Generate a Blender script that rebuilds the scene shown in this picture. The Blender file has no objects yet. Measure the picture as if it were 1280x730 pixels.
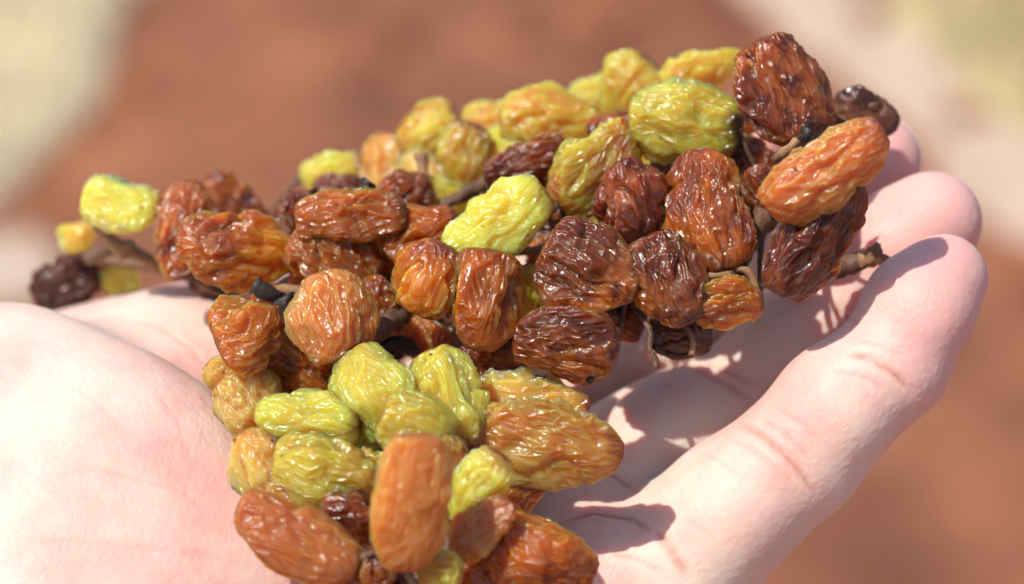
import bpy, math, random
import numpy as np
from mathutils import Vector, Matrix

random.seed(7)
RNG = np.random.default_rng(11)
sc = bpy.context.scene
COL = sc.collection

# ------------------------------------------------------------------ camera
PITCH = math.radians(35.0)          # camera looks down on the held hand
DIST = 450.0                        # mm from lens to the plane of sharp focus
SCALE = 8.0                         # photograph pixels (1280 wide) per mm on that plane
HAND_H = 1.05                       # metres above the ground
ORIGIN = np.array([0.0, 0.0, HAND_H])
RIGHT = np.array([1.0, 0.0, 0.0])
UP = np.array([0.0, math.sin(PITCH), math.cos(PITCH)])
FWD = np.array([0.0, math.cos(PITCH), -math.sin(PITCH)])
BASIS = np.stack([RIGHT, UP, FWD], axis=1)      # hand axes -> world

cam_d = bpy.data.cameras.new("camera")
cam = bpy.data.objects.new("camera", cam_d)
COL.objects.link(cam)
cam.location = Vector(ORIGIN - FWD * DIST / 1000.0)
cam.rotation_euler = (math.pi / 2 - PITCH, 0, 0)
cam_d.sensor_width = 36.0
cam_d.lens = 36.0 * DIST / (1280.0 / SCALE)
cam_d.clip_start = 0.01
cam_d.clip_end = 600.0
cam_d.dof.use_dof = True
cam_d.dof.focus_distance = (DIST - 27.0) / 1000.0
cam_d.dof.aperture_fstop = 10.5
sc.camera = cam

# ------------------------------------------------------------------ light
SUN_VIEW = np.array([-0.44, 0.60, -0.66])       # towards the sun, hand axes
sun_w = BASIS @ (SUN_VIEW / np.linalg.norm(SUN_VIEW))
elev = math.asin(sun_w[2])
azim = math.atan2(sun_w[0], sun_w[1])
world = bpy.data.worlds.new("World")
sc.world = world
world.use_nodes = True
wn = world.node_tree
sky = wn.nodes.new("ShaderNodeTexSky")
sky.sky_type = 'NISHITA'
sky.sun_disc = False
sky.sun_elevation = elev
sky.sun_rotation = azim
bg = wn.nodes["Background"]
bg.inputs["Strength"].default_value = 0.15
wn.links.new(sky.outputs[0], bg.inputs["Color"])
sun_d = bpy.data.lights.new("sun", 'SUN')
sun_d.energy = 4.4
sun_d.angle = math.radians(0.55)
sun_d.color = (1.0, 0.95, 0.87)
sun = bpy.data.objects.new("sun", sun_d)
COL.objects.link(sun)
sun.location = (-2, -1, 4)
sun.rotation_euler = Vector(sun_w).to_track_quat('Z', 'Y').to_euler()
sc.view_settings.view_transform = 'Standard'
sc.view_settings.look = 'None'
sc.view_settings.exposure = 0.02
sc.view_settings.gamma = 1.0
sc.cycles.adaptive_threshold = 0.04
sc.cycles.adaptive_min_samples = 16
sc.cycles.max_bounces = 8
sc.cycles.diffuse_bounces = 3
sc.cycles.glossy_bounces = 2
sc.cycles.transmission_bounces = 5

# ------------------------------------------------------------------ helpers
ZOFF = 0.0
def V(px, py, z):
    """photograph pixel + depth (mm behind the reference plane) -> hand axes in mm"""
    z = z + ZOFF
    s = SCALE * DIST / (DIST + z)
    return np.array([(px - 640.0) / s, (365.0 - py) / s, z])

def W(v):
    return ORIGIN + BASIS @ (np.asarray(v, float) / 1000.0)

def tag(o, label=None, cat=None, group=None, kind=None):
    if label: o["label"] = label
    if cat: o["category"] = cat
    if group: o["group"] = group
    if kind: o["kind"] = kind
    return o

def mesh_obj(name, verts, faces, mat, parent=None, loc=None, smooth=True):
    me = bpy.data.meshes.new(name)
    verts = np.asarray(verts, np.float32)
    me.from_pydata(verts.tolist() if len(verts) < 4000 else [], [], faces if len(verts) < 4000 else [])
    if len(verts) >= 4000:
        f = np.asarray(faces, np.int32)
        n = f.shape[1]
        me.vertices.add(len(verts)); me.vertices.foreach_set("co", verts.ravel())
        me.loops.add(f.size); me.loops.foreach_set("vertex_index", f.ravel())
        me.polygons.add(len(f))
        me.polygons.foreach_set("loop_start", np.arange(0, f.size, n, dtype=np.int32))
        me.update(calc_edges=True)
        me.validate()
    if smooth:
        me.polygons.foreach_set("use_smooth", [True] * len(me.polygons))
    if mat: me.materials.append(mat)
    o = bpy.data.objects.new(name, me)
    COL.objects.link(o)
    if parent: o.parent = parent
    if loc is not None: o.location = Vector(loc)
    return o

_perm = np.random.default_rng(3).permutation(256)
_perm = np.concatenate([_perm, _perm])
_grad = np.random.default_rng(4).normal(size=(256, 3))
_grad /= np.linalg.norm(_grad, axis=1)[:, None]

def noise(P):
    P = np.asarray(P, float)
    I = np.floor(P).astype(int); F = P - I; I &= 255
    u = F * F * F * (F * (F * 6 - 15) + 10)
    out = 0.0
    for dx in (0, 1):
        wx = u[:, 0] if dx else 1 - u[:, 0]
        for dy in (0, 1):
            wy = u[:, 1] if dy else 1 - u[:, 1]
            for dz in (0, 1):
                wz = u[:, 2] if dz else 1 - u[:, 2]
                h = _perm[_perm[_perm[(I[:, 0] + dx) & 255] + ((I[:, 1] + dy) & 255)] + ((I[:, 2] + dz) & 255)]
                g = _grad[h]
                d = g[:, 0] * (F[:, 0] - dx) + g[:, 1] * (F[:, 1] - dy) + g[:, 2] * (F[:, 2] - dz)
                out = out + wx * wy * wz * d
    return out * 1.5

# ------------------------------------------------------------------ materials
class NT:
    def __init__(self, name):
        self.m = bpy.data.materials.new(name); self.m.use_nodes = True
        self.t = self.m.node_tree
        self.b = self.t.nodes["Principled BSDF"]
    def n(self, typ, **kw):
        nd = self.t.nodes.new(typ)
        for k, v in kw.items():
            if k in nd.inputs: nd.inputs[k].default_value = v
            else: setattr(nd, k, v)
        return nd
    def l(self, a, b): self.t.links.new(a, b)
    def ramp(self, fac, stops):
        r = self.n("ShaderNodeValToRGB")
        e = r.color_ramp.elements
        e[0].position, e[0].color = stops[0][0], (*stops[0][1], 1)
        e[1].position, e[1].color = stops[-1][0], (*stops[-1][1], 1)
        for p, c in stops[1:-1]:
            x = e.new(p); x.color = (*c, 1)
        self.l(fac, r.inputs[0])
        return r
    def mix(self, fac, a, b, blend='MIX'):
        m = self.n("ShaderNodeMix", data_type='RGBA', blend_type=blend)
        for sock, val in ((m.inputs[0], fac), (m.inputs[6], a), (m.inputs[7], b)):
            if hasattr(val, "is_output"): self.l(val, sock)
            elif isinstance(val, tuple): sock.default_value = (*val, 1)
            else: sock.default_value = val
        return m.outputs[2]
    def math(self, op, a, b=None, clamp=False):
        m = self.n("ShaderNodeMath", operation=op, use_clamp=clamp)
        for i, v in enumerate((a, b)):
            if v is None: continue
            if hasattr(v, "is_output"): self.l(v, m.inputs[i])
            else: m.inputs[i].default_value = v
        return m.outputs[0]
    def coords(self, scale, kind="Object", rand=0.0):
        tc = self.n("ShaderNodeTexCoord")
        mp = self.n("ShaderNodeMapping"); mp.inputs["Scale"].default_value = scale
        self.l(tc.outputs[kind], mp.inputs[0])
        if rand:
            oi = self.n("ShaderNodeObjectInfo")
            sc_ = self.math('MULTIPLY', oi.outputs["Random"], rand)
            add = self.n("ShaderNodeVectorMath", operation='ADD')
            self.l(mp.outputs[0], add.inputs[0]); self.l(sc_, add.inputs[1])
            return add.outputs[0]
        return mp.outputs[0]
    def noise(self, vec, scale, detail=3.0, rough=0.55, dist=0.0):
        n = self.n("ShaderNodeTexNoise")
        n.inputs["Scale"].default_value = scale
        n.inputs["Detail"].default_value = detail
        n.inputs["Roughness"].default_value = rough
        n.inputs["Distortion"].default_value = dist
        self.l(vec, n.inputs["Vector"])
        return n.outputs["Fac"]

def raisin_mat(name, main, second, tipcol, sss=0.0075, rough=0.29):
    t = NT(name); b = t.b
    v = t.coords((1, 1, 1), rand=3.0)
    big = t.noise(v, 62.0, 1.0, 0.5)
    col = t.mix(t.ramp(big, [(0.40, (0, 0, 0)), (0.62, (1, 1, 1))]).outputs[0], main, second)
    fine = t.noise(v, 300.0, 3.0, 0.65)
    col = t.mix(t.ramp(fine, [(0.35, (1, 1, 1)), (0.55, (0, 0, 0))]).outputs[0], col, tuple(c * 0.80 for c in main))
    bloom = t.ramp(fine, [(0.52, (0, 0, 0)), (0.72, (1, 1, 1))]).outputs[0]     # dry, dusty patches of skin
    col = t.mix(t.math('MULTIPLY', bloom, 0.12), col, (0.55, 0.46, 0.38))
    att = t.n("ShaderNodeAttribute", attribute_name="tip")                      # dark shrivelled ends
    jit = t.math('ADD', att.outputs["Fac"], t.math('MULTIPLY', t.math('SUBTRACT', fine, 0.5), 0.35))
    col = t.mix(t.ramp(jit, [(0.66, (0, 0, 0)), (0.98, (1, 1, 1))]).outputs[0], col, tipcol)
    sp = t.n("ShaderNodeAttribute", attribute_name="speck")
    col = t.mix(t.math('MULTIPLY', sp.outputs["Fac"], 0.8), col, (0.035, 0.018, 0.010))
    oi = t.n("ShaderNodeObjectInfo")
    hs = t.n("ShaderNodeHueSaturation")
    t.l(t.math('ADD', t.math('MULTIPLY', oi.outputs["Random"], 0.012), 0.494), hs.inputs["Hue"])
    wnz = t.n("ShaderNodeTexWhiteNoise", noise_dimensions='1D'); t.l(oi.outputs["Random"], wnz.inputs["W"])
    t.l(t.math('ADD', t.math('MULTIPLY', wnz.outputs["Value"], 0.40), 0.80), hs.inputs["Value"])
    t.l(col, hs.inputs["Color"])
    t.l(hs.outputs[0], b.inputs["Base Color"])
    t.l(t.math('ADD', rough, t.math('MULTIPLY', bloom, 0.30)), b.inputs["Roughness"])
    b.inputs["Subsurface Weight"].default_value = 1.0
    b.inputs["Subsurface Radius"].default_value = (1.0, 0.55, 0.20)
    b.inputs["Subsurface Scale"].default_value = sss
    b.inputs["Subsurface Anisotropy"].default_value = 0.75
    b.inputs["Specular IOR Level"].default_value = 0.62
    b.inputs["IOR"].default_value = 1.48
    b.inputs["Transmission Weight"].default_value = 0.15
    # fine lengthwise skin wrinkles: thin raised folds with flat skin between
    vl = t.coords((0.40, 1, 1), rand=5.0)
    wn_ = t.n("ShaderNodeTexNoise"); wn_.inputs["Scale"].default_value = 260.0; wn_.inputs["Detail"].default_value = 0.0
    t.l(vl, wn_.inputs["Vector"])
    sc1 = t.n("ShaderNodeVectorMath", operation='SCALE'); sc1.inputs["Scale"].default_value = 0.0032
    t.l(wn_.outputs["Color"], sc1.inputs[0])
    ad = t.n("ShaderNodeVectorMath", operation='ADD'); t.l(vl, ad.inputs[0]); t.l(sc1.outputs[0], ad.inputs[1])
    vo = t.n("ShaderNodeTexVoronoi", feature='DISTANCE_TO_EDGE'); vo.inputs["Scale"].default_value = 720.0
    t.l(ad.outputs[0], vo.inputs["Vector"])
    m = t.n("ShaderNodeMapRange", interpolation_type='SMOOTHSTEP'); m.inputs["From Max"].default_value = 0.30
    m.inputs["To Min"].default_value = 1.0; m.inputs["To Max"].default_value = 0.0
    t.l(vo.outputs["Distance"], m.inputs["Value"])
    w2 = t.noise(v, 1100.0, 1.0, 0.6)
    h = t.math('ADD', t.math('MULTIPLY', m.outputs[0], 0.42), t.math('MULTIPLY', w2, 0.34))
    bp = t.n("ShaderNodeBump"); bp.inputs["Strength"].default_value = 0.75
    bp.inputs["Distance"].default_value = 0.0009
    t.l(h, bp.inputs["Height"])
    t.l(bp.outputs[0], b.inputs["Normal"])
    return t.m

KIND = {
    'green':  raisin_mat("raisin_skin_green",  (0.76, 0.70, 0.13), (0.74, 0.54, 0.08), (0.22, 0.09, 0.03), sss=0.011),
    'olive':  raisin_mat("raisin_skin_olive",  (0.70, 0.55, 0.085), (0.44, 0.15, 0.024), (0.18, 0.06, 0.03), sss=0.010),
    'yellow': raisin_mat("raisin_skin_yellow", (0.78, 0.62, 0.11), (0.72, 0.36, 0.055), (0.22, 0.08, 0.03), sss=0.011),
    'gold':   raisin_mat("raisin_skin_gold",   (0.80, 0.46, 0.13), (0.66, 0.26, 0.045), (0.20, 0.055, 0.02), sss=0.011),
    'orange': raisin_mat("raisin_skin_orange", (0.64, 0.25, 0.068), (0.48, 0.14, 0.026), (0.30, 0.09, 0.035), sss=0.009),
    'amber':  raisin_mat("raisin_skin_amber",  (0.56, 0.190, 0.020), (0.24, 0.055, 0.008), (0.10, 0.030, 0.016), sss=0.009),
    'brown':  raisin_mat("raisin_skin_brown",  (0.19, 0.044, 0.009), (0.48, 0.150, 0.016), (0.08, 0.028, 0.020), sss=0.008),
    'spent':  raisin_mat("raisin_skin_black_end", (0.76, 0.70, 0.13), (0.72, 0.52, 0.07), (0.022, 0.014, 0.010), sss=0.011),
    'dark':   raisin_mat("raisin_skin_dark",   (0.085, 0.030, 0.018), (0.17, 0.05, 0.015), (0.07, 0.036, 0.032), sss=0.0018),
}

def wood_mat(name, a, b_, rough=0.7):
    t = NT(name)
    v = t.coords((1, 1, 1))
    f = t.noise(v, 260.0, 4.0, 0.65)
    t.l(t.ramp(f, [(0.35, a), (0.65, b_)]).outputs[0], t.b.inputs["Base Color"])
    t.b.inputs["Roughness"].default_value = rough
    bp = t.n("ShaderNodeBump"); bp.inputs["Strength"].default_value = 0.7
    bp.inputs["Distance"].default_value = 0.0005
    t.l(t.noise(v, 900.0, 3.0), bp.inputs["Height"]); t.l(bp.outputs[0], t.b.inputs["Normal"])
    return t.m

STEM_TAN = wood_mat("stem_tan", (0.42, 0.24, 0.10), (0.22, 0.10, 0.045))
STEM_DARK = wood_mat("stem_dark", (0.085, 0.042, 0.024), (0.20, 0.095, 0.046), 0.6)
STEM_BLACK = wood_mat("stem_black", (0.012, 0.010, 0.010), (0.05, 0.035, 0.028), 0.5)

def skin_mat():
    t = NT("skin"); b = t.b
    v = t.coords((1, 1, 1))
    blot = t.noise(v, 55.0, 3.0, 0.6)
    blot2 = t.noise(v, 16.0, 2.0, 0.5)
    f = t.math('ADD', t.math('MULTIPLY', blot, 0.6), t.math('MULTIPLY', blot2, 0.4))
    col = t.ramp(f, [(0.38, (0.87, 0.68, 0.56)), (0.50, (0.84, 0.58, 0.48)), (0.62, (0.79, 0.45, 0.38))]).outputs[0]
    att = t.n("ShaderNodeAttribute", attribute_name="flush")
    col = t.mix(t.math('MULTIPLY', att.outputs["Fac"], 0.85), col, (0.80, 0.42, 0.38))
    cr = t.n("ShaderNodeAttribute", attribute_name="crease")
    col = t.mix(t.math('MULTIPLY', cr.outputs["Fac"], 0.55), col, (0.62, 0.22, 0.15))
    t.l(col, b.inputs["Base Color"])
    b.inputs["Subsurface Weight"].default_value = 1.0
    b.inputs["Subsurface Radius"].default_value = (1.0, 0.34, 0.20)
    b.inputs["Subsurface Scale"].default_value = 0.0022
    b.inputs["Roughness"].default_value = 0.5
    b.inputs["Specular IOR Level"].default_value = 0.32
    # skin ridges and pores
    vl = t.coords((1.0, 0.35, 1.0))
    a1 = t.noise(vl, 900.0, 3.0, 0.6)
    vor = t.n("ShaderNodeTexVoronoi", feature='DISTANCE_TO_EDGE'); vor.inputs["Scale"].default_value = 700.0
    t.l(v, vor.inputs["Vector"])
    a2 = t.noise(v, 230.0, 3.0, 0.6)
    h = t.math('ADD', t.math('ADD', t.math('MULTIPLY', a1, 0.5), t.math('MULTIPLY', vor.outputs["Distance"], 0.5)), t.math('MULTIPLY', a2, 0.5))
    bp = t.n("ShaderNodeBump"); bp.inputs["Strength"].default_value = 0.5
    bp.inputs["Distance"].default_value = 0.00045
    t.l(h, bp.inputs["Height"]); t.l(bp.outputs[0], b.inputs["Normal"])
    return t.m
SKIN = skin_mat()

def soil_mat():
    t = NT("soil"); b = t.b
    v = t.coords((1, 1, 1))
    a = t.noise(v, 6.5, 4.0, 0.6)
    c = t.noise(v, 38.0, 4.0, 0.65)
    f = t.math('ADD', t.math('MULTIPLY', a, 0.65), t.math('MULTIPLY', c, 0.35))
    col = t.ramp(f, [(0.33, (0.14, 0.045, 0.021)), (0.5, (0.30, 0.104, 0.047)), (0.66, (0.46, 0.180, 0.085))]).outputs[0]
    t.l(col, b.inputs["Base Color"])
    b.inputs["Roughness"].default_value = 0.92
    bp = t.n("ShaderNodeBump"); bp.inputs["Strength"].default_value = 0.8
    bp.inputs["Distance"].default_value = 0.01
    t.l(t.noise(v, 90.0, 5.0, 0.7), bp.inputs["Height"]); t.l(bp.outputs[0], b.inputs["Normal"])
    return t.m
SOIL = soil_mat()

def plain_mat(name, a, b_, scale, rough=0.9):
    t = NT(name)
    v = t.coords((1, 1, 1))
    t.l(t.ramp(t.noise(v, scale, 4.0, 0.6), [(0.35, a), (0.65, b_)]).outputs[0], t.b.inputs["Base Color"])
    t.b.inputs["Roughness"].default_value = rough
    return t.m
GRASS = plain_mat("dry_grass", (0.52, 0.43, 0.25), (0.64, 0.53, 0.34), 14.0)
STRAW = plain_mat("straw", (0.42, 0.33, 0.16), (0.54, 0.42, 0.22), 14.0)
PALE = plain_mat("pale_dust", (0.46, 0.33, 0.24), (0.58, 0.44, 0.33), 9.0)

# ------------------------------------------------------------------ ground
def ground_point(px, py):
    """where the line of sight through a photograph pixel meets the ground (z = 0)"""
    d = FWD + RIGHT * ((px - 640) / SCALE / DIST) + UP * ((365 - py) / SCALE / DIST)
    c = np.array(cam.location)
    return c + d * (-c[2] / d[2])

def build_ground():
    # fine, lumpy soil near the hand, continuing as one sheet to the horizon
    xs = np.unique(np.concatenate([np.linspace(-400, -3, 18), np.linspace(-3, 3, 181), np.linspace(3, 400, 18)]))
    ys = np.unique(np.concatenate([np.linspace(-400, -1, 18), np.linspace(-1, 5, 181), np.linspace(5, 400, 18)]))
    X, Y = np.meshgrid(xs, ys, indexing='ij')
    P = np.stack([X.ravel(), Y.ravel(), np.zeros(X.size)], 1)
    near = np.exp(-((P[:, 0] / 3.0) ** 4 + ((P[:, 1] - 2) / 3.0) ** 4))
    h = noise(P * 2.1) * 0.020 + np.maximum(noise(P * 9.0 + 5), 0) * 0.018 + noise(P * 21.0) * 0.006
    P[:, 2] = (h - 0.012) * near
    ny = len(ys)
    i, j = np.meshgrid(np.arange(len(xs) - 1), np.arange(ny - 1), indexing='ij')
    a = (i * ny + j).ravel()
    F = np.stack([a, a + ny, a + ny + 1, a + 1], 1)
    o = mesh_obj("ground", P, F, SOIL)
    tag(o, kind="structure")
    return o
build_ground()

def soil_heights(xy):
    xy = np.asarray(xy, float)
    P = np.column_stack([xy, np.zeros(len(xy))])
    near = np.exp(-((P[:, 0] / 3.0) ** 4 + ((P[:, 1] - 2) / 3.0) ** 4))
    h = noise(P * 2.1) * 0.020 + np.maximum(noise(P * 9.0 + 5), 0) * 0.018 + noise(P * 21.0) * 0.006
    return (h - 0.012) * near

def blob_strip(name, poly, mat, seed, lift=0.004, label=None):
    """a low, ragged-edged sheet following a ground polygon"""
    poly = np.array(poly)
    c = poly.mean(0)
    rows, n = 14, 160
    seg = np.concatenate([poly, poly[:1]])
    L = np.concatenate([[0], np.cumsum(np.linalg.norm(np.diff(seg, axis=0), axis=1))])
    s = np.linspace(0, L[-1], n, endpoint=False)
    ring = np.stack([np.interp(s, L, seg[:, k]) for k in range(2)], 1)
    verts = []
    for r in range(rows + 1):
        f = r / rows
        q = c + (ring - c) * f
        rag = noise(np.column_stack([ring * 6.0, np.full(n, seed)])) * 0.05 * f
        q = q + (ring - c) / (np.linalg.norm(ring - c, axis=1)[:, None] + 1e-6) * rag[:, None]
        zz = 0.012 + lift + soil_heights(q) * 0.9 - (0.016 if r == rows else 0)
        verts += [(x, y, z) for (x, y), z in zip(q, zz)]
    faces = []
    for r in range(rows):
        for k in range(n):
            k2 = (k + 1) % n
            faces.append((r * n + k, (r + 1) * n + k, (r + 1) * n + k2, r * n + k2))
    o = mesh_obj(name, verts, faces, mat)
    return o

def gp(px, py): return ground_point(px, py)[:2]

def inside(p, poly):
    x, y = p; r = False
    for i in range(len(poly)):
        (x1, y1), (x2, y2) = poly[i - 1], poly[i]
        if (y1 > y) != (y2 > y) and x < (x2 - x1) * (y - y1) / (y2 - y1) + x1: r = not r
    return r

def grass_on(poly, n, seed, mat):
    r = random.Random(seed)
    xs = [p[0] for p in poly]; ys = [p[1] for p in poly]
    vs, fs = [], []
    k = 0
    while k < n:
        x, y = r.uniform(min(xs), max(xs)), r.uniform(min(ys), max(ys))
        if not inside((x, y), poly): continue
        k += 1
        h = r.uniform(0.02, 0.06); a = r.uniform(0, 6.28); w = r.uniform(0.0012, 0.0028)
        lx, ly = r.uniform(-.6, .6) * h, r.uniform(-.6, .6) * h
        z = 0.012
        b = len(vs)
        ca, sa = math.cos(a) * w, math.sin(a) * w
        vs += [(x - ca, y - sa, z), (x + ca, y + sa, z), (x + lx * .5 + ca * .7, y + ly * .5 + sa * .7, z + h * .6),
               (x + lx * .5 - ca * .7, y + ly * .5 - sa * .7, z + h * .6), (x + lx, y + ly, z + h)]
        fs += [(b, b + 1, b + 2, b + 3), (b + 3, b + 2, b + 4)]
    me = bpy.data.meshes.new("dry_grass"); me.from_pydata(vs, [], fs); me.materials.append(mat)
    o = bpy.data.objects.new("dry_grass", me); COL.objects.link(o)
    return o

polyA = [gp(-700, -500), gp(260, -420), gp(165, -40), gp(110, 90), gp(50, 190), gp(-40, 280), gp(-700, 520)]
polyB = [gp(1060, -60), gp(1180, 90), gp(1300, 190), gp(1750, 420), gp(2000, -300), gp(1400, -450), gp(1000, -300)]
tag(blob_strip("grass_patch", polyA, GRASS, 1.3), kind="structure")
tag(blob_strip("grass_patch", polyB, STRAW, 4.1), kind="structure")
tag(grass_on(polyA, 2500, 3, GRASS), "dry khaki grass blades on the patch at top left", "grass", kind="stuff")
tag(grass_on(polyB, 2500, 4, STRAW), "dry khaki grass blades on the patch at top right", "grass", kind="stuff")
polyC = [gp(900, -60), gp(1060, -70), gp(1185, 90), gp(1300, 188), gp(1500, 300), gp(1500, 390), gp(1250, 260), gp(1080, 120)]
tag(blob_strip("path", polyC, PALE, 2.2, lift=0.001), kind="structure")
polyD = [gp(-200, 300), gp(60, 275), gp(75, 320), gp(40, 350), gp(-200, 380)]
tag(blob_strip("path", polyD, PALE, 7.2, lift=0.001), kind="structure")

def build_clods():
    r = random.Random(5)
    vs, fs = [], []
    base = [(1, 0, 0), (-1, 0, 0), (0, 1, 0), (0, -1, 0), (0, 0, 1), (0, 0, -1)]
    tri = [(0, 2, 4), (2, 1, 4), (1, 3, 4), (3, 0, 4), (2, 0, 5), (1, 2, 5), (3, 1, 5), (0, 3, 5)]
    spots = [(r.uniform(-1.4, 1.4), r.uniform(-0.2, 3.0)) for k in range(2600)]
    for (x, y), z in zip(spots, soil_heights(spots)):
        s = 0.004 + 0.034 * r.random() ** 4
        b = len(vs)
        a = r.uniform(0, 6.28)
        for p in base:
            q = [c * s * r.uniform(0.6, 1.3) for c in p]
            vs.append((x + q[0] * math.cos(a) - q[1] * math.sin(a), y + q[0] * math.sin(a) + q[1] * math.cos(a), z + q[2] * 0.7 + s * 0.2))
        fs += [tuple(b + i for i in t) for t in tri]
    me = bpy.data.meshes.new("soil_clods"); me.from_pydata(vs, [], fs); me.materials.append(SOIL)
    o = bpy.data.objects.new("soil_clods", me); COL.objects.link(o)
    tag(o, "crumbs and clods of red-brown soil on the ground", "soil", kind="stuff")
build_clods()

# ------------------------------------------------------------------ hand (one continuous surface)
def unit(v): v = np.asarray(v, float); return v / np.linalg.norm(v)

FINGERS = {   # joint centres in mm (hand axes): knuckle, middle joint, end joint, tip; radii
    'little': ([(21, -47, -10), (42.6, -24.8, -17), (56.4, -11, -18), (64.8, 2.2, -17)], [10.6, 9.4, 8.4, 6.7]),
    'ring':   ([(3, -37, 2), (37.2, -18, 8), (54.4, -1.5, 4), (65.6, 11.0, 1)], [10.6, 10.0, 9.0, 7.9]),
    'middle': ([(-10, -26, 21), (28, -9, 25), (46.5, 9.5, 23), (59.4, 21.3, 19)], [10.4, 9.8, 8.7, 7.5]),
    'index':  ([(-22, -13, 38), (14, 6, 50), (32, 18, 48), (40, 25, 40)], [10.2, 9.4, 8.2, 7.2]),
}
WRIST = np.array([-112.0, -37.0, 0.0])
F_AX = unit(np.array([-10, -26, 19]) - WRIST)
_l = np.array([-22, -13, 38.]) - np.array([14, -43, -15.])
L_AX = unit(_l - F_AX * _l.dot(F_AX))           # towards the thumb
N_AX = unit(np.cross(L_AX, F_AX))               # out of the palm
if N_AX[1] < 0: N_AX = -N_AX
PALM_R = np.stack([F_AX, L_AX, N_AX], 0)

_hn = unit((-0.18, 0.46, -0.87))                 # the heel pad tips towards the viewer
_hf = unit(np.array([1.0, 0.0, 0.0]) - _hn * _hn[0])
HEEL_R = np.stack([_hf, np.cross(_hn, _hf), _hn], 0)

def cone(P, a, b, ra, rb):
    a = np.asarray(a, float); b = np.asarray(b, float)
    ab = b - a
    t = np.clip((P - a) @ ab / ab.dot(ab), 0, 1)
    return np.linalg.norm(P - a - t[:, None] * ab, axis=1) - (ra + (rb - ra) * t)

def ellip(P, c, r, R):
    q = (P - np.asarray(c, float)) @ R.T
    r = np.asarray(r, float)
    k0 = np.linalg.norm(q / r, axis=1); k1 = np.linalg.norm(q / (r * r), axis=1) + 1e-9
    return k0 * (k0 - 1.0) / k1

def boxy(P, c, r, R, p=2.7):
    q = np.abs((P - np.asarray(c, float)) @ R.T) / np.asarray(r, float)
    k = (q ** p).sum(1) ** (1.0 / p)
    return (k - 1.0) * min(r)

def smin(a, b, k):
    h = np.maximum(k - np.abs(a - b), 0) / k
    return np.minimum(a, b) - h * h * k * 0.25

THUMB = ([(-78, -20, 34), (-47, -8, 52), (-18, -3, 56), (4, 0, 52)], [15, 12, 10.5, 8.5])

def hand_sdf(P):
    fo, la, na = F_AX, L_AX, N_AX
    w = WRIST
    d = cone(P, w + la * 10, w - fo * 80 + la * 9 - na * 4, 18, 20)
    d = smin(d, cone(P, w - la * 10, w - fo * 80 - la * 9 - na * 4, 18, 20), 10)
    for name, lat in (('little', -19), ('ring', -7), ('middle', 5), ('index', 17)):
        k = np.array(FINGERS[name][0][0], float)
        d = smin(d, cone(P, w + la * lat + fo * 6, k - na * 1.0, 14, 10.5), 9)
    # heel of the hand: outer cushion and base of the thumb
    d = smin(d, boxy(P, (-81, -39.5, -21), (44, 36.5, 20), HEEL_R, 2.3), 20)
    d = smin(d, boxy(P, (-53.5, -18.0, 22), (22, 20, 18), PALM_R, 2.1), 9)
    d = smin(d, cone(P, (-135, -27, -4), (-80, -22.5, 0), 18, 15.5), 16)
    d = smin(d, ellip(P, (-42, -49, -18), (24, 15, 15), HEEL_R), 14)
    # cushions under the fingers
    for name, r in (('little', 10), ('ring', 9), ('middle', 9), ('index', 9.5)):
        k = np.array(FINGERS[name][0][0], float)
        d = smin(d, ellip(P, k - fo * 3 + na * 4.5, (13, 9.5, r - 1), PALM_R), 6)
    d = smin(d, ellip(P, (11, -39, -5), (15, 11, 9.5), PALM_R), 8)     # web between ring and little finger
    d = smin(d, ellip(P, (-4, -31, 11), (14, 10, 9), PALM_R), 8)
    j, r = THUMB
    th = cone(P, j[0], j[1], r[0], r[1])
    th = smin(th, cone(P, j[1], j[2], r[1] - .5, r[2]), 4)
    th = smin(th, cone(P, j[2], j[3], r[2], r[3]), 4)
    palm = smin(d, th, 12)
    out = palm.copy()
    full, pall = P, palm
    for name, (jj, r) in FINGERS.items():
        jj = [np.array(q, float) for q in jj]
        bb = np.array(jj)
        sel = ((full > bb.min(0) - 20) & (full < bb.max(0) + 20)).all(1)
        if not sel.any(): continue
        P, palm = full[sel], pall[sel]
        f = cone(P, jj[0], jj[1], r[0], r[1])
        f = smin(f, cone(P, jj[1], jj[2], r[1] - 0.2, r[2]), 3)
        f = smin(f, cone(P, jj[2], jj[3], r[2], r[3]), 3)
        # flesh on the palm side of each phalanx
        for a, b, q, rr in ((0, 1, 0.56, r[0]), (1, 2, 0.5, r[1]), (2, 3, 0.62, r[2])):
            ax = unit(jj[b] - jj[a])
            n = unit(na - ax * na.dot(ax))
            s = unit(np.cross(ax, n))
            c = jj[a] + (jj[b] - jj[a]) * q + n * rr * 0.22
            ln = np.linalg.norm(jj[b] - jj[a])
            f = smin(f, ellip(P, c, (ln * 0.46 + 1.5, rr * 1.02, rr * 0.92), np.stack([ax, s, n], 0)), 2.5)
        out[sel] = smin(out[sel], smin(palm, f, 7.0), 1.2)
    return out

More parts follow.
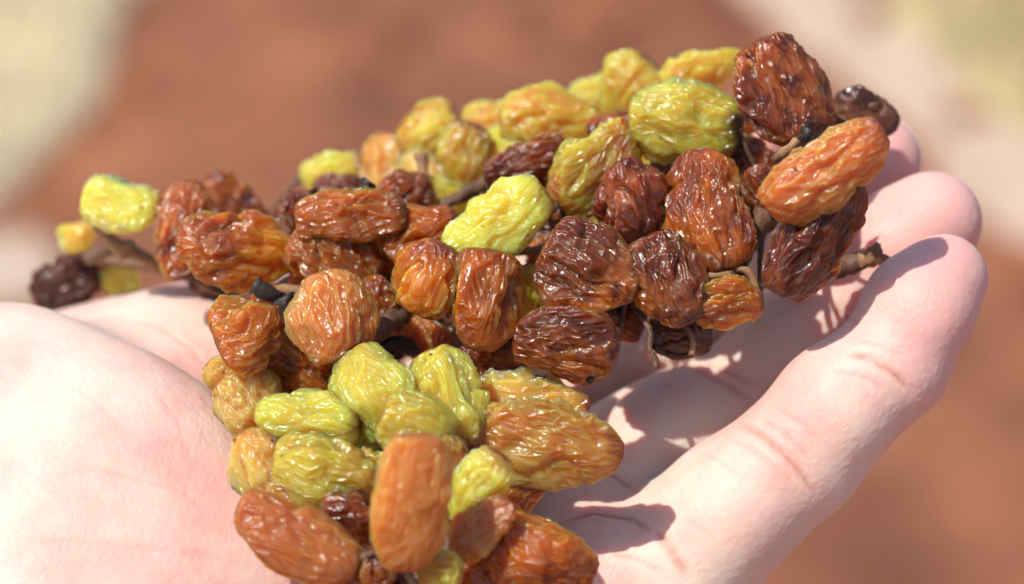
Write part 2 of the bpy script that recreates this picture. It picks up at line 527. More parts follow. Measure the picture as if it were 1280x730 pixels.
def surface_nets(lo, hi, h):
    ax = [np.arange(lo[k], hi[k] + h, h) for k in range(3)]
    nx, ny, nz = map(len, ax)
    G = np.stack(np.meshgrid(*ax, indexing='ij'), -1).reshape(-1, 3)
    D = hand_sdf(G).reshape(nx, ny, nz)
    S = D < 0
    cnt = np.zeros((nx - 1, ny - 1, nz - 1)); acc = np.zeros((nx - 1, ny - 1, nz - 1, 3))
    sh = (nx - 1, ny - 1, nz - 1)
    corner = lambda A, o: A[o[0]:o[0] + sh[0], o[1]:o[1] + sh[1], o[2]:o[2] + sh[2]]
    for o in np.ndindex(2, 2, 2):
        for k in range(3):
            if o[k]: continue
            p = list(o); p[k] = 1
            a, b = corner(D, o), corner(D, p)
            m = (a < 0) != (b < 0)
            t = np.where(m, a / (a - b + 1e-12), 0)
            cnt += m
            for c in range(3):
                acc[..., c] += m * ((o[c] + t) if c == k else o[c])
    act = cnt > 0
    idx = -np.ones(sh, int); idx[act] = np.arange(act.sum())
    cells = np.argwhere(act)
    verts = np.asarray(lo) + h * (cells + acc[act] / cnt[act][:, None])
    quads = []
    for k in range(3):
        u, v = (k + 1) % 3, (k + 2) % 3
        sl0 = [slice(None)] * 3; sl1 = [slice(None)] * 3
        sl0[k] = slice(0, -1); sl1[k] = slice(1, None)
        a, b = S[tuple(sl0)], S[tuple(sl1)]
        e = np.argwhere(a != b)
        e = e[(e[:, u] > 0) & (e[:, v] > 0) & (e[:, u] < sh[u]) & (e[:, v] < sh[v])]
        ins = S[tuple(e.T)]
        q = []
        for du, dv in ((1, 1), (0, 1), (0, 0), (1, 0)):
            c = e.copy(); c[:, u] -= du; c[:, v] -= dv
            q.append(idx[tuple(c.T)])
        q = np.stack(q, 1)
        q[~ins] = q[~ins][:, ::-1]
        quads.append(q)
    return verts, np.concatenate(quads)

def sdf_grad(P, e=0.1, d0=None):
    g = np.empty_like(P)
    if d0 is None: d0 = hand_sdf(P)
    for k in range(3):
        o = np.zeros(3); o[k] = e
        g[:, k] = (hand_sdf(P + o) - d0) / e
    return g

def project(P, it=2):
    for _ in range(it):
        d = hand_sdf(P); g = sdf_grad(P, d0=d)
        P = P - (d / np.maximum((g * g).sum(1), 0.2))[:, None] * g
    return P

def subdivide(Vt, Q):
    E = np.concatenate([Q[:, [0, 1]], Q[:, [1, 2]], Q[:, [2, 3]], Q[:, [3, 0]]])
    Es = np.sort(E, 1)
    u, inv = np.unique(Es[:, 0] * np.int64(len(Vt)) + Es[:, 1], return_inverse=True)
    e0, e1 = u // len(Vt), u % len(Vt)
    mid = (Vt[e0] + Vt[e1]) / 2
    cen = Vt[Q].mean(1)
    m = inv.reshape(4, -1).T + len(Vt)
    c = np.arange(len(Q)) + len(Vt) + len(mid)
    nq = [np.stack([Q[:, k], m[:, k], c, m[:, (k + 3) % 4]], 1) for k in range(4)]
    return np.concatenate([Vt, mid, cen]), np.concatenate(nq)

def ray_hits(pix):
    """first points of the hand along the lines of sight through photograph pixels"""
    pix = np.asarray(pix, float)
    eye = np.array([0, 0, -DIST])
    d = np.column_stack([(pix[:, 0] - 640) / SCALE, (365 - pix[:, 1]) / SCALE, np.full(len(pix), DIST)])
    d /= np.linalg.norm(d, axis=1)[:, None]
    t = np.full(len(pix), DIST - 110.0)
    for _ in range(70):
        s = hand_sdf(eye + d * t[:, None])
        t += np.where(s > 0.03, np.clip(s * 0.8, 0.02, 20), 0)
    return eye + d * t[:, None], hand_sdf(eye + d * t[:, None]) < 0.2

CREASES = [   # photograph polylines of skin folds, groove depth mm, half width mm
    ([(1056, 442), (1085, 448), (1115, 466), (1152, 500)], 0.7, 0.85),
    ([(1040, 462), (1080, 470), (1112, 488)], 0.25, 0.6),
    ([(922, 528), (950, 545), (990, 580), (1034, 638)], 0.85, 0.85),
    ([(950, 522), (985, 545), (1020, 580)], 0.3, 0.6),
    ([(905, 545), (930, 558), (960, 580)], 0.2, 0.6),
    ([(818, 660), (838, 690), (870, 735)], 1.0, 1.1),
    ([(700, 652), (740, 640), (790, 648), (822, 668)], 0.5, 0.9),
    ([(868, 462), (905, 478), (945, 505)], 0.5, 0.8),
    ([(880, 452), (915, 466), (950, 488)], 0.35, 0.7),
    ([(735, 590), (765, 592), (800, 618)], 0.6, 0.9),
    ([(1070, 425), (1100, 432), (1130, 446)], 0.2, 0.6),
    ([(968, 508), (1000, 530), (1030, 556)], 0.22, 0.6),
    ([(880, 566), (905, 580), (930, 604)], 0.16, 0.6),
    ([(760, 690), (800, 700), (835, 722)], 0.3, 0.7),
    ([(855, 650), (880, 662), (905, 684)], 0.14, 0.6),
    ([(1030, 385), (1052, 392), (1078, 408)], 0.35, 0.7),
    ([(60, 470), (120, 500), (170, 560)], 0.10, 0.7),
    ([(190, 480), (225, 530), (245, 600)], 0.12, 0.7),
    ([(40, 600), (120, 585), (215, 610), (290, 650)], 0.12, 0.7),
    ([(0, 672), (90, 676), (170, 684), (260, 694), (345, 712)], 0.12, 0.9),
    ([(150, 398), (200, 408), (240, 436), (268, 470)], 0.25, 0.7),
]

def build_hand():
    lo, hi = np.array([-196., -84., -66.]), np.array([86., 46., 84.])
    Vt, Q = surface_nets(lo, hi, 2.0)
    Vt = project(Vt, 2)
    for _ in range(2):
        Vt, Q = subdivide(Vt, Q)
        Vt = project(Vt, 1)
    g = sdf_grad(Vt)
    N = g / np.linalg.norm(g, axis=1)[:, None]
    disp = np.zeros(len(Vt)); cre = np.zeros(len(Vt))
    # broad unevenness of flesh
    disp += 0.35 * noise(Vt / 16.0) + 0.05 * noise(Vt / 5.0 + 9)
    # crinkled skin where the heel of the hand folds
    wf = np.exp(-(((Vt - V(285, 470, -25)) / np.array([16, 18, 22])) ** 2).sum(1))
    q = Vt @ np.stack([unit(np.array([0.7, -0.7, 0.2])), unit(np.array([0.7, 0.7, 0])), np.array([0, 0, 1.0])], 1)
    disp -= wf * 0.16 * np.abs(noise(q * np.array([0.25, 1.3, 0.5])))
    for pl, depth, wd in CREASES:
        pix = [(x0 + (x1 - x0) * s, y0 + (y1 - y0) * s) for (x0, y0), (x1, y1) in zip(pl[:-1], pl[1:]) for s in np.linspace(0, 1, 7, endpoint=False)]
        pts, ok = ray_hits(pix)
        pts = pts[ok]
        if len(pts) < 3: continue
        near = np.where((np.abs(Vt - pts.mean(0)) < (np.ptp(pts, axis=0) / 2 + 5)).all(1))[0]
        if not len(near): continue
        Pn = Vt[near]
        best = np.full(len(near), 1e9); fade = np.ones(len(near))
        for k in range(len(pts) - 1):
            a, b = pts[k], pts[k + 1]; ab = b - a
            if ab.dot(ab) > 64: continue
            t = np.clip((Pn - a) @ ab / (ab.dot(ab) + 1e-9), 0, 1)
            dd = np.linalg.norm(Pn - a - t[:, None] * ab, axis=1)
            s = (k + t) / (len(pts) - 1)
            up = dd < best
            best = np.where(up, dd, best); fade = np.where(up, np.clip(np.minimum(s, 1 - s) * 6, 0.15, 1), fade)
        wd = wd * 0.62; depth = depth * 0.8
        wob = best + 0.18 * noise(Pn * 0.8)
        gsn = np.exp(-(wob / wd) ** 2) * fade
        disp[near] -= depth * gsn
        disp[near] += depth * 0.10 * np.exp(-((wob - 2.2 * wd) / (1.3 * wd)) ** 2) * fade
        cre[near] = np.maximum(cre[near], min(1.0, depth / 0.4) * np.exp(-(wob / (wd * 0.8)) ** 2) * fade)
    Vt = Vt + N * disp[:, None]
    fl = np.zeros(len(Vt))
    for name, (jj, r) in FINGERS.items():
        fl = np.maximum(fl, np.clip(1.25 - np.linalg.norm(Vt - np.array(jj[3]), axis=1) / 21.0, 0, 1))
    origin = W(WRIST)
    o = mesh_obj("hand", (Vt @ BASIS.T) / 1000.0 + ORIGIN - origin, Q, SKIN, loc=origin)
    for nm, arr in (("flush", fl), ("crease", cre)):
        at = o.data.attributes.new(nm, 'FLOAT', 'POINT')
        at.data.foreach_set("value", arr.astype(np.float32))
    tag(o, "bare left hand held open palm up under the raisin bunches", "hand")
    return o
hand = build_hand()

# ------------------------------------------------------------------ raisins
NU, NV = 128, 80
def raisin_topology():
    f = []
    for j in range(NV - 1):
        for i in range(NU):
            i2 = (i + 1) % NU
            f.append((j * NU + i, j * NU + i2, (j + 1) * NU + i2, (j + 1) * NU + i))
    return f
TOPO = np.array(raisin_topology())

def raisin_verts(length, width, seed, wr=1.0, taper=0.0, flat=0.78, bend=0.0, pw=0.8, lump=1.0):
    """wrinkled dried berry, long axis on local X, millimetres"""
    r = np.random.default_rng(seed)
    off = r.uniform(0, 90, 3)
    th = np.linspace(0.02, math.pi - 0.02, NV)
    ph = np.linspace(0, 2 * math.pi, NU, endpoint=False)
    T, PH = np.meshgrid(th, ph, indexing='ij')
    x = -np.cos(T).ravel(); rad = np.sin(T).ravel() ** pw
    rad = rad * (1 + taper * x) * (1 - 0.10 * x * x)
    y = rad * np.cos(PH).ravel(); z = rad * np.sin(PH).ravel()
    U = np.stack([x, y, z], 1)
    asp = length / max(width, 1e-6)
    Q = np.stack([x * asp, y, z], 1)                # isotropic copy, units of half width
    big = noise(Q * 0.70 + off)
    dent = noise(Q * np.array([0.55, 1.1, 1.1]) + off + 17)
    warp = np.stack([noise(Q * 1.1 + off + 31), noise(Q * 1.1 + off + 47), noise(Q * 1.1 + off + 61)], 1)
    B = Q + 0.34 * warp
    def cells(n, stretch):
        d = r.normal(size=(n, 3)); d /= np.linalg.norm(d, axis=1)[:, None]
        d[:, 0] *= asp
        st = np.array([stretch, 1.0, 1.0])
        A, C = (B * st).astype(np.float32), (d * st).astype(np.float32)
        D2 = (A * A).sum(1)[:, None] + (C * C).sum(1)[None] - 2 * A @ C.T
        two = np.sqrt(np.maximum(np.partition(D2, 1, axis=1)[:, :2], 0))
        m = two[:, 0].mean()
        return two[:, 0] / m, (two[:, 1] - two[:, 0]) / m
    n1 = noise(B * np.array([0.42, 1.05, 1.05]) + off)
    sunk = np.zeros(len(x))                                             # sides that have fallen in
    for _ in range(3):
        p0, x0 = r.uniform(0, 2 * math.pi), r.uniform(-0.5, 0.5)
        dp = np.arccos(np.clip(np.cos(PH.ravel() - p0 + 0.5 * warp[:, 1]), -1, 1))
        sunk -= r.uniform(0.06, 0.24) * np.exp(-(dp / r.uniform(0.3, 0.55)) ** 2 - ((x - x0) / r.uniform(0.4, 0.9)) ** 2)
    fold = np.exp(-(n1 / 0.10) ** 2)                                    # deep lengthwise creases
    fa, ea = cells(int(18 + 6 * asp), 0.34)                             # sunken panels between sharp folds
    fb, eb = cells(int(70 + 32 * asp), 0.30)
    end = np.clip((x * (1 if seed % 2 else -1) - 0.35) / 0.5, 0, 1)     # one end puckers more
    n3 = noise(B * np.array([2.2, 5.0, 5.0]) + off + 5)
    h = 0.06 + lump * (0.26 * big + 0.18 * dent + sunk) + 1.45 * wr * (-0.13 * fold + 0.085 * (fa - 1) + 0.060 * np.exp(-ea / 0.22)
        + (1 + 0.8 * end) * (0.034 * (fb - 1) + 0.040 * np.exp(-eb / 0.26)) + 0.02 * n3)
    amp = 0.35 + 0.65 * np.clip(rad, 0, 1)
    k = 1 + h * amp
    pinch = 1 - 0.10 * np.exp(-((1 - np.abs(x)) / 0.10) ** 2)
    X = x * length / 2 * (1 + 0.10 * big * amp + 0.05 * h)
    Y = y * width / 2 * k
    Z = z * width / 2 * flat * k
    Y = Y + bend * width * (x * x - 0.4)
    X = X * pinch
    tip = np.abs(x) + 0.14 * warp[:, 0] + np.where(x > 0, 0.0, -0.12)
    return np.stack([X, Y, Z], 1) / 1000.0, tip

def add_raisin(parent, px, py, ln, wd, ang, z, kind, tilt=0, wr=1.0, taper=None, bend=0.0, flat=None, label=None, caps=(), lump=1.0, pw=None, tipshift=0.0, seed=None):
    s = SCALE * DIST / (DIST + z + ZOFF)
    sd = seed if seed is not None else int(px * 7 + py * 131)
    r = random.Random(sd)
    if taper is None: taper = r.uniform(-0.32, 0.32)
    if not bend: bend = r.uniform(-0.09, 0.09)
    if flat is None: flat = r.uniform(0.46, 0.72)
    if pw is None: pw = r.uniform(0.80, 1.12)
    L, Wd = ln / s, wd / s
    if tilt: L = L / max(math.cos(math.radians(tilt)), 0.6)
    verts, tip = raisin_verts(L * (1.04 + 0.1 * pw), Wd * (0.88 + 0.24 * pw), sd, wr, taper, flat, bend, pw, lump)
    if tipshift: tip = tip + np.where(verts[:, 0] > 0, tipshift, -0.3)
    a = math.radians(-ang)                          # photo angles run clockwise
    tl = math.radians(tilt)
    xa = np.array([math.cos(a) * math.cos(tl), math.sin(a) * math.cos(tl), math.sin(tl)])
    ya = np.array([-math.sin(a), math.cos(a), 0.0])
    za = np.cross(xa, ya)
    roll = math.radians(r.uniform(-25, 25))
    ya, za = ya * math.cos(roll) + za * math.sin(roll), za * math.cos(roll) - ya * math.sin(roll)
    M = BASIS @ np.stack([xa, ya, za], 1)
    if np.linalg.det(M) < 0: M[:, 2] *= -1
    wp = W(V(px, py, z))
    o = mesh_obj("raisin", verts, TOPO, KIND[kind], parent)
    at = o.data.attributes.new("tip", 'FLOAT', 'POINT')
    at.data.foreach_set("value", tip.astype(np.float32))
    rs = np.random.default_rng(sd + 1)              # a few specks of dirt
    spk = np.zeros(len(verts), np.float32)
    for c in verts[rs.integers(0, len(verts), rs.integers(2, 9))]:
        dd = np.linalg.norm(verts - c, axis=1)
        spk = np.maximum(spk, np.clip(1.6 - dd / rs.uniform(0.00012, 0.00030), 0, 1))
    at = o.data.attributes.new("speck", 'FLOAT', 'POINT')
    at.data.foreach_set("value", spk.astype(np.float32))
    o.location = Vector(wp) - parent.location
    o.rotation_euler = Matrix(M.tolist()).to_euler()
    if label: o["label"] = label
    for cx, cy, cr in caps:                         # withered stalk end, position on the raisin
        cvs, cfs = knob(cr)
        c = mesh_obj("stalk_end", cvs, cfs, STEM_BLACK, o)
        # local direction -> surface vertex
        d = np.array([cx, cy, 0.0])
        target = np.array([cx * L / 2000.0, cy * Wd / 2000.0, -1.0 * 0])
        # the side of the raisin that faces the camera
        zside = -1.0 if (M[:, 2] @ FWD) > 0 else 1.0
        i = np.argmin(((verts[:, :2] - target[:2]) ** 2).sum(1) - 0.00000002 * zside * verts[:, 2] / 0.004 * 40)
        c.location = Vector(verts[i].tolist())
    return wp, M[:, 0] * L / 2000.0

def knob(r):
    """small crumpled stalk stub, radius r mm"""
    vs, fs = [], []
    n, m = 10, 7
    sd = RNG.uniform(0, 50)
    for j in range(m):
        t = 0.15 + (math.pi - 0.3) * j / (m - 1)
        for i in range(n):
            p = 2 * math.pi * i / n
            v = np.array([math.sin(t) * math.cos(p), math.sin(t) * math.sin(p), math.cos(t)])
            k = 1 + 0.5 * noise((v * 1.6 + sd)[None])[0]
            vs.append(v * k * r / 1000.0)
    for j in range(m - 1):
        for i in range(n):
            fs.append((j * n + i, j * n + (i + 1) % n, (j + 1) * n + (i + 1) % n, (j + 1) * n + i))
    fs.append(tuple(range(n))[::-1]); fs.append(tuple((m - 1) * n + i for i in range(n)))
    return vs, fs

def stem(parent, pts, radii, mat, name="stem", label=None, rough=0.18, view=True):
    """gnarled tube through points (pixel, pixel, depth) with radii in mm"""
    C = np.array([V(*p) for p in pts]) if view else np.array(pts, float)
    k = len(C)
    n = max(6, int(sum(np.linalg.norm(np.diff(C, axis=0), axis=1)) / 0.9))
    n = min(n, 70)
    t = np.linspace(0, k - 1, n)
    ext = np.concatenate([[2 * C[0] - C[1]], C, [2 * C[-1] - C[-2]]])
    i = np.minimum(t.astype(int), k - 2); f = (t - i)[:, None]
    p0, p1, p2, p3 = ext[i], ext[i + 1], ext[i + 2], ext[i + 3]
    S = 0.5 * (2 * p1 + (p2 - p0) * f + (2 * p0 - 5 * p1 + 4 * p2 - p3) * f ** 2 + (3 * p1 - p0 - 3 * p2 + p3) * f ** 3)
    R = np.interp(t, np.arange(k), radii)
    seg = 10
    sd = abs(C[0].sum()) % 37
    R = R * (1 + 0.25 * noise(np.column_stack([S[:, 0] * 0.5, S[:, 1] * 0.5, np.full(n, sd)])))
    vs = []
    ref = np.array([0.3, 0.2, 0.93])
    for q in range(n):
        tg = unit(S[min(q + 1, n - 1)] - S[max(q - 1, 0)])
        a = unit(np.cross(tg, ref)); b = np.cross(tg, a)
        for j in range(seg):
            an = 2 * math.pi * j / seg
            vs.append(S[q] + (a * math.cos(an) + b * math.sin(an)) * R[q])
    vs = np.array(vs)
    rad = vs - np.repeat(S, seg, 0)
    vs = np.repeat(S, seg, 0) + rad * (1 + rough * 2 * noise(vs * 1.1 + sd))[:, None]
    vs = np.concatenate([vs, S[:1], S[-1:]])
    fs = []
    for q in range(n - 1):
        for j in range(seg):
            j2 = (j + 1) % seg
            fs.append((q * seg + j, q * seg + j2, (q + 1) * seg + j2, (q + 1) * seg + j))
    a, b = n * seg, n * seg + 1
    for j in range(seg):
        j2 = (j + 1) % seg
        fs.append((a, j2, j)); fs.append((b, (n - 1) * seg + j, (n - 1) * seg + j2))
    org = W(S[0])
    o = mesh_obj(name, (vs @ BASIS.T) / 1000.0 + ORIGIN - org, fs, mat, parent)
    o.location = Vector(org) - parent.location
    if label: o["label"] = label
    return o

def bunch(name, base, label):
    e = bpy.data.objects.new(name, None)
    e.empty_display_size = 0.01
    e.location = Vector(W(base))
    COL.objects.link(e)
    tag(e, label, "raisins", "bunches of dried grapes lying in the hand")
    return e

ZOFF = -18.0
upper = bunch("raisin_bunch", V(650, 440, 14), "long upper bunch of brown and yellow-green raisins reaching over the fingers")
lower = bunch("raisin_bunch", V(500, 720, -10), "small front bunch of golden and green raisins on the palm at bottom")

# (px, py, length px, width px, clockwise angle, depth mm, colour, options)
UPPER = [
    # ---- far left spray
    (152, 256, 98, 62, 10, 24, 'yellow', dict(taper=-.1, lump=.5, pw=.75, label="yellow-green raisin with a purple dried end at far left", seed=52)),
    (94, 298, 38, 44, 80, 46, 'yellow', {}),
    (88, 355, 100, 58, -22, 54, 'dark', dict(wr=1.3, label="dark purple-grey raisin at the far left end")),
    (150, 352, 56, 40, 80, 54, 'olive', {}),
    (233, 287, 126, 66, 84, 20, 'brown', dict(wr=1.3)),
    (287, 256, 92, 52, 38, 44, 'brown', dict()),
    (295, 312, 148, 82, 9, 8, 'amber', dict(taper=-.05, label="large amber raisin of the left spray")),
    (262, 345, 60, 40, 60, 34, 'dark', {}),
    # ---- blurred back row
    (415, 213, 80, 44, -8, 46, 'yellow', {}),
    (482, 212, 92, 58, -70, 44, 'gold', {}),
    (425, 238, 62, 42, -20, 40, 'brown', {}),
    (536, 166, 82, 62, -30, 42, 'olive', {}),
    (580, 195, 88, 60, -80, 32, 'olive', dict(label="olive-yellow raisin standing in the blurred back row")),
    (620, 150, 84, 48, 8, 42, 'yellow', {}),
    (632, 185, 60, 52, -20, 38, 'green', {}),
    (690, 149, 132, 64, 5, 30, 'yellow', dict(caps=((0.9, 0.0, 0.8),), seed=91)),
    (660, 208, 110, 58, -10, 18, 'brown', {}),
    (790, 115, 88, 74, -50, 36, 'yellow', {}),
    (880, 93, 112, 54, -22, 30, 'yellow', {}),
    (857, 156, 142, 84, 8, 8, 'spent', dict(taper=-.06, tipshift=0.10, label="bright yellow-green raisin with a black end on top of the bunch")),
    (926, 146, 50, 36, 70, 24, 'brown', {}),
    (748, 206, 142, 76, -45, 10, 'olive', {}),
    (822, 208, 60, 48, 40, 20, 'olive', {}),
    # ---- upper middle, front row
    (375, 268, 56, 46, 80, 22, 'brown', {}),
    (440, 271, 138, 60, -4, 4, 'amber', dict(wr=1.2)),
    (420, 318, 116, 88, 30, 6, 'amber', dict(wr=1.2)),
    (525, 291, 100, 56, -35, 6, 'amber', dict(wr=1.1)),
    (622, 277, 140, 72, -34, 0, 'green', dict(label="large yellow-green raisin in the middle of the upper bunch")),
    (537, 349, 92, 80, -65, -4, 'amber', {}),
    (795, 250, 104, 78, 62, 2, 'brown', dict(wr=1.2)),
    (770, 288, 80, 56, 20, 12, 'olive', {}),
    (885, 264, 156, 92, 80, -2, 'amber', dict(taper=.05, wr=1.15)),
    (938, 211, 80, 54, 62, 12, 'brown', {}),
    (690, 292, 80, 56, 10, 18, 'dark', {}),
    # ---- right end
    (978, 116, 142, 94, 62, 4, 'brown', dict(wr=1.3, taper=-.08, label="upright brown raisin at the top right end")),
    (1082, 145, 88, 56, 16, 20, 'dark', dict(label="dark raisin behind the right end, over the fingertips")),
    (1030, 213, 176, 76, -34, -18, 'orange', dict(tilt=-14, pw=.9, lump=.7, label="long orange raisin at the right end")),
    (1020, 294, 168, 86, -60, -12, 'brown', dict(taper=-.05, pw=.9)),
    (1066, 205, 70, 40, -35, -10, 'brown', {}),
    # ---- lower edge of the upper bunch
    (312, 412, 86, 72, -20, -8, 'amber', dict(wr=1.2)),
    (414, 397, 114, 80, 78, -10, 'orange', dict(taper=.05)),
    (365, 450, 136, 92, 22, 0, 'brown', {}),
    (468, 378, 66, 54, 80, 4, 'amber', {}),
    (530, 420, 56, 50, 70, 8, 'orange', {}),
    (608, 377, 126, 82, -82, -6, 'amber', {}),
    (662, 362, 60, 48, 80, 6, 'olive', {}),
    (738, 338, 128, 98, 22, -6, 'brown', dict(wr=1.2)),
    (708, 434, 132, 84, 8, -10, 'brown', dict(caps=((0.55, -0.85, 0.6),), label="oval brown raisin at the lower edge, above the golden ones")),
    (612, 456, 98, 78, 20, 2, 'brown', {}),
    (835, 349, 118, 80, 64, -6, 'brown', dict(wr=1.2)),
    (910, 381, 88, 54, -8, -6, 'amber', dict(wr=1.2)),
    (850, 420, 78, 50, 5, 4, 'dark', {}),
    (735, 385, 80, 50, 5, 2, 'dark', {}),
    (560, 440, 90, 60, 30, 12, 'dark', {}),
    (480, 420, 90, 60, -20, 16, 'dark', {}),
    (600, 320, 90, 60, 40, 18, 'brown', {}),
    (640, 250, 90, 60, 10, 26, 'brown', {}),
    (560, 250, 80, 54, 30, 30, 'olive', {}),
    (850, 230, 90, 60, 60, 16, 'brown', {}),
    (940, 275, 50, 40, 60, 8, 'dark', {}),
    (352, 300, 70, 46, 40, 20, 'brown', {}), (398, 345, 74, 50, 10, 14, 'amber', {}), (500, 248, 80, 50, -20, 22, 'brown', {}),
    (588, 415, 80, 54, 40, 14, 'amber', {}), (655, 408, 76, 50, -10, 12, 'brown', {}), (690, 335, 80, 50, 70, 12, 'brown', {}),
    (762, 392, 90, 52, 20, 8, 'brown', {}), (872, 338, 80, 54, 50, 10, 'brown', {}), (955, 238, 66, 44, 70, 6, 'brown', {}),
    (905, 180, 70, 46, 20, 22, 'olive', {}), (440, 442, 84, 54, -10, 8, 'brown', {}), (580, 345, 70, 48, 80, 12, 'amber', {}),
    (500, 380, 76, 52, 60, 10, 'brown', {}), (345, 385, 70, 44, 30, 8, 'brown', {}), (470, 330, 80, 54, -40, 12, 'amber', {}),
    (715, 245, 80, 52, -30, 16, 'brown', {}), (770, 165, 70, 50, 20, 24, 'brown', {}), (830, 290, 90, 56, 70, 12, 'brown', {}),
    (530, 225, 80, 56, 60, 40, 'gold', {}), (655, 170, 80, 52, 30, 44, 'yellow', {}), (745, 120, 70, 46, -20, 48, 'yellow', {}),
    (1000, 235, 80, 52, -60, 4, 'brown', {}),
]
LOWER = [
    (281, 470, 52, 40, 40, -12, 'gold', {}),
    (312, 508, 94, 66, 42, -16, 'gold', dict(wr=1.2)),
    (386, 522, 132, 58, 4, -24, 'green', dict(label="bright green raisin lying left in the front bunch")),
    (470, 492, 116, 98, 58, -22, 'green', dict(label="plump bright green raisin at the top of the front bunch")),
    (557, 503, 134, 78, 68, -24, 'olive', dict(wr=1.2, taper=-.1)),
    (522, 534, 96, 74, 20, -30, 'olive', {}),
    (327, 582, 96, 72, 60, -24, 'gold', dict(wr=1.3)),
    (408, 586, 134, 70, 9, -30, 'olive', {}),
    (380, 622, 130, 56, 14, -26, 'gold', {}),
    (514, 630, 172, 90, 96, -46, 'orange', dict(wr=.6, lump=.35, pw=.8, taper=-.08, label="smooth long orange raisin standing in front")),
    (370, 676, 170, 80, 29, -38, 'orange', dict(wr=.6, lump=.4, pw=.8, taper=.05, label="long orange raisin leaning on the palm at bottom left")),
    (440, 648, 78, 58, 10, -32, 'brown', dict(wr=1.3)),
    (660, 509, 150, 78, 3, -16, 'gold', dict(wr=1.25, pw=1.1, flat=.42, taper=-.2)),
    (684, 559, 188, 94, 8, -24, 'gold', dict(wr=1.25, lump=.6, pw=1.12, taper=-.20, flat=.42, seed=37, label="large flat golden raisin with a dark pointed end, over the fingers")),
    (597, 610, 104, 60, -58, -32, 'yellow', {}),
    (602, 661, 96, 50, -50, -36, 'orange', {}),
    (676, 691, 146, 78, 24, -32, 'amber', dict(label="amber raisin at the bottom right of the front bunch")),
    (645, 618, 84, 44, -35, -22, 'amber', {}),
    (552, 714, 56, 48, 20, -40, 'olive', dict(wr=1.5)),
    (462, 712, 56, 70, 70, -36, 'brown', {}),
    (562, 588, 96, 60, 80, -30, 'olive', {}),
    (600, 722, 80, 56, 10, -28, 'amber', {}),
    (520, 745, 110, 70, 5, -32, 'brown', {}),
    (440, 560, 110, 80, 10, -14, 'amber', {}),
    (560, 650, 100, 70, 30, -20, 'brown', {}),
    (640, 580, 110, 60, 10, -10, 'amber', {}),
    (478, 596, 80, 54, 30, -24, 'olive', {}), (350, 640, 84, 50, -10, -24, 'amber', {}), (420, 712, 80, 56, 30, -26, 'brown', {}),
    (625, 655, 80, 50, 60, -26, 'amber', {}), (575, 555, 80, 54, 80, -22, 'olive', {}), (500, 700, 90, 60, 70, -28, 'brown', {}),
    (440, 540, 80, 56, 20, -22, 'green', {}),
]

# main stalks run through the bunches; every raisin hangs on a short stalk from them
RACHIS_U = [(120, 322, 46), (210, 338, 40), (300, 366, 26), (400, 350, 18), (500, 330, 20), (620, 312, 18), (720, 300, 16), (820, 300, 14), (930, 300, 10), (985, 250, 4)]
RACHIS_L = [(330, 560, -10), (430, 580, -14), (520, 600, -20), (560, 680, -26), (540, 760, -30)]
rach_u = stem(upper, RACHIS_U, [0.9, 1.0, 1.3, 1.5, 1.6, 1.7, 1.6, 1.4, 1.1, 0.9], STEM_DARK, "main_stalk")
ZOFF = -9.0
rach_l = stem(lower, RACHIS_L, [0.8, 1.1, 1.3, 1.3, 1.2], STEM_DARK, "main_stalk")

def fill(parent, data, rachis):
    RP = np.array([V(*p) for p in rachis])
    dense = np.concatenate([RP[k] + (RP[k + 1] - RP[k]) * np.linspace(0, 1, 12, endpoint=False)[:, None] for k in range(len(RP) - 1)])
    for (px, py, ln, wd, ang, z, kind, opt) in data:
        opt = dict(opt)
        if "tilt" not in opt: opt["tilt"] = random.Random(int(px * 3 + py)).uniform(-14, 14)
        wp, half = add_raisin(parent, px, py, ln, wd, ang, z, kind, **opt)
        c = BASIS.T @ (wp - ORIGIN) * 1000.0
        hv = BASIS.T @ half * 1000.0
        ends = [c + hv * 0.93, c - hv * 0.93]
        dist = [np.min(np.linalg.norm(dense - e, axis=1)) for e in ends]
        e = ends[int(np.argmin(dist))]
        a = dense[np.argmin(np.linalg.norm(dense - e, axis=1))]
        if np.linalg.norm(a - e) > 32 or np.linalg.norm(a - e) < 1.5: continue
        m = (a + e) / 2 + np.array([0, -1.0, 2.5])
        stem(parent, [a, m, e], [0.65, 0.4, 0.5], STEM_DARK, "stalk", view=False)
fill(lower, LOWER, RACHIS_L)
ZOFF = -18.0
fill(upper, UPPER, RACHIS_U)

# stems that show in the photograph
stem(upper, [(117, 272, 26), (128, 290, 27), (140, 303, 28), (158, 313, 30)], [0.9, 0.9, 1.1, 1.7], STEM_TAN)
stem(upper, [(154, 311, 34), (180, 322, 35), (212, 341, 38)], [1.5, 1.0, 0.9], STEM_TAN)
stem(upper, [(106, 325, 36), (120, 318, 36), (140, 308, 35)], [1.5, 1.2, 1.3], STEM_DARK)
stem(upper, [(318, 356, 2), (330, 364, 2), (350, 374, 3)], [1.5, 1.2, 1.2], STEM_BLACK)
stem(upper, [(357, 372, -1), (360, 384, -1), (362, 404, 2)], [1.9, 1.6, 1.3], STEM_BLACK, rough=0.4)
stem(upper, [(350, 362, 6), (366, 363, 4), (384, 366, 4)], [0.8, 0.9, 0.9], STEM_TAN)
stem(upper, [(386, 238, 8), (389, 247, 8), (392, 258, 8)], [1.5, 1.2, 0.9], STEM_DARK, rough=0.5)
stem(upper, [(462, 226, 8), (457, 234, 8), (454, 246, 8)], [1.2, 1.0, 1.0], STEM_BLACK, rough=0.4)
stem(upper, [(526, 192, 28), (530, 222, 27), (533, 260, 24)], [1.3, 0.9, 0.9], STEM_TAN)
stem(upper, [(548, 258, 24), (590, 238, 24), (645, 205, 26)], [1.0, 1.1, 1.0], STEM_DARK, rough=0.4)
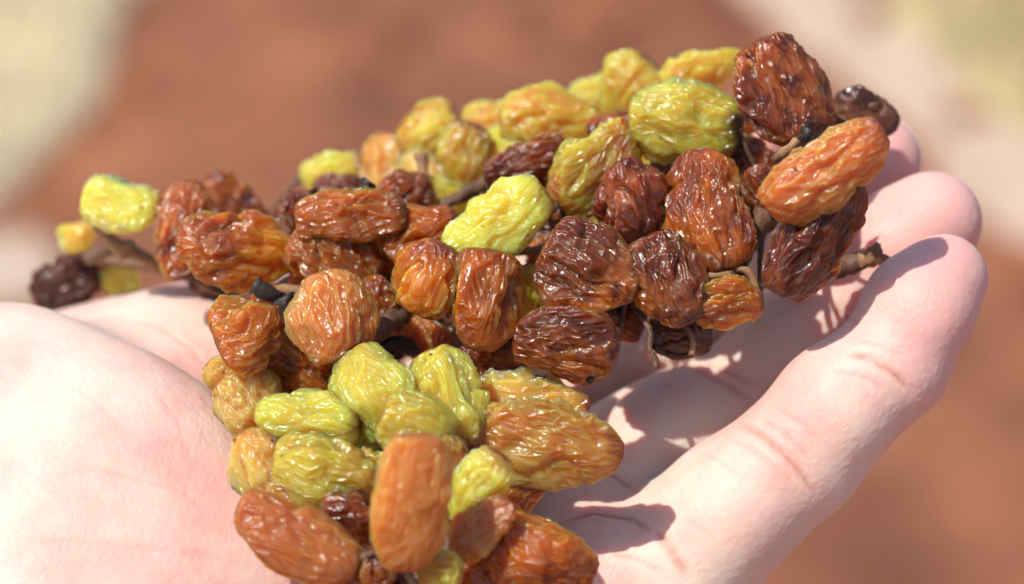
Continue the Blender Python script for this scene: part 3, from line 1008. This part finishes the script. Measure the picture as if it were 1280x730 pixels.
stem(upper, [(672, 266, 2), (684, 262, 2), (693, 259, 3)], [0.9, 1.0, 0.8], STEM_TAN)
stem(upper, [(650, 312, 6), (668, 313, 6), (684, 310, 8)], [0.8, 0.8, 0.8], STEM_TAN)
stem(upper, [(456, 420, 0), (480, 405, 0), (505, 396, 4)], [2.2, 1.6, 1.1], STEM_DARK, rough=0.5)
stem(upper, [(462, 440, 2), (500, 430, 4), (530, 444, 8)], [1.4, 1.2, 1.0], STEM_BLACK, rough=0.4)
stem(upper, [(800, 392, -4), (812, 412, -5), (811, 434, -6), (819, 450, -6), (822, 460, -6)], [0.5, 0.4, 0.4, 0.5, 0.75], STEM_DARK, rough=0.5)
stem(upper, [(858, 408, -2), (866, 425, -3), (865, 444, -3)], [0.35, 0.3, 0.5], STEM_TAN)
stem(upper, [(690, 378, -4), (708, 372, -6), (726, 376, -6)], [1.6, 1.8, 1.2], STEM_BLACK, rough=0.5)
stem(upper, [(1008, 160, -6), (1008, 167, -7), (1006, 176, -5)], [0.9, 0.8, 0.7], STEM_BLACK, rough=0.9)
stem(upper, [(1002, 176, -3), (985, 186, -3), (968, 200, 0)], [0.6, 0.65, 0.7], STEM_TAN, rough=0.5)
stem(upper, [(955, 350, 2), (1000, 345, 2), (1050, 334, 6), (1084, 322, 6)], [1.2, 1.4, 1.6, 1.5], STEM_DARK)
stem(upper, [(1078, 326, 5), (1094, 322, 4), (1114, 328, 4)], [1.3, 1.4, 0.8], STEM_TAN, rough=0.5)
stem(upper, [(1089, 308, 3), (1093, 316, 3), (1090, 326, 4)], [1.6, 1.4, 1.2], STEM_TAN, rough=0.4)
stem(upper, [(956, 262, 0), (944, 290, 0), (934, 320, 0), (925, 345, 0)], [1.6, 1.1, 0.9, 0.7], STEM_DARK, rough=0.5)
stem(upper, [(918, 336, -4), (934, 338, -5), (943, 352, -5), (946, 372, -5)], [0.6, 0.6, 0.55, 0.5], STEM_TAN)
stem(upper, [(880, 344, -6), (898, 345, -6), (915, 342, -5)], [0.5, 0.5, 0.5], STEM_TAN)
stem(upper, [(905, 352, -2), (925, 350, -2), (950, 360, -1)], [1.0, 1.0, 0.9], STEM_DARK, rough=0.5)
ZOFF = -9.0
stem(lower, [(545, 672, -38), (546, 690, -38), (544, 712, -38)], [0.45, 0.6, 0.5], STEM_TAN)
stem(lower, [(508, 715, -42), (516, 730, -42), (518, 750, -40)], [0.5, 0.5, 0.5], STEM_TAN)
stem(lower, [(448, 700, -38), (470, 690, -38), (486, 705, -36)], [0.6, 0.6, 0.5], STEM_DARK, rough=0.4)
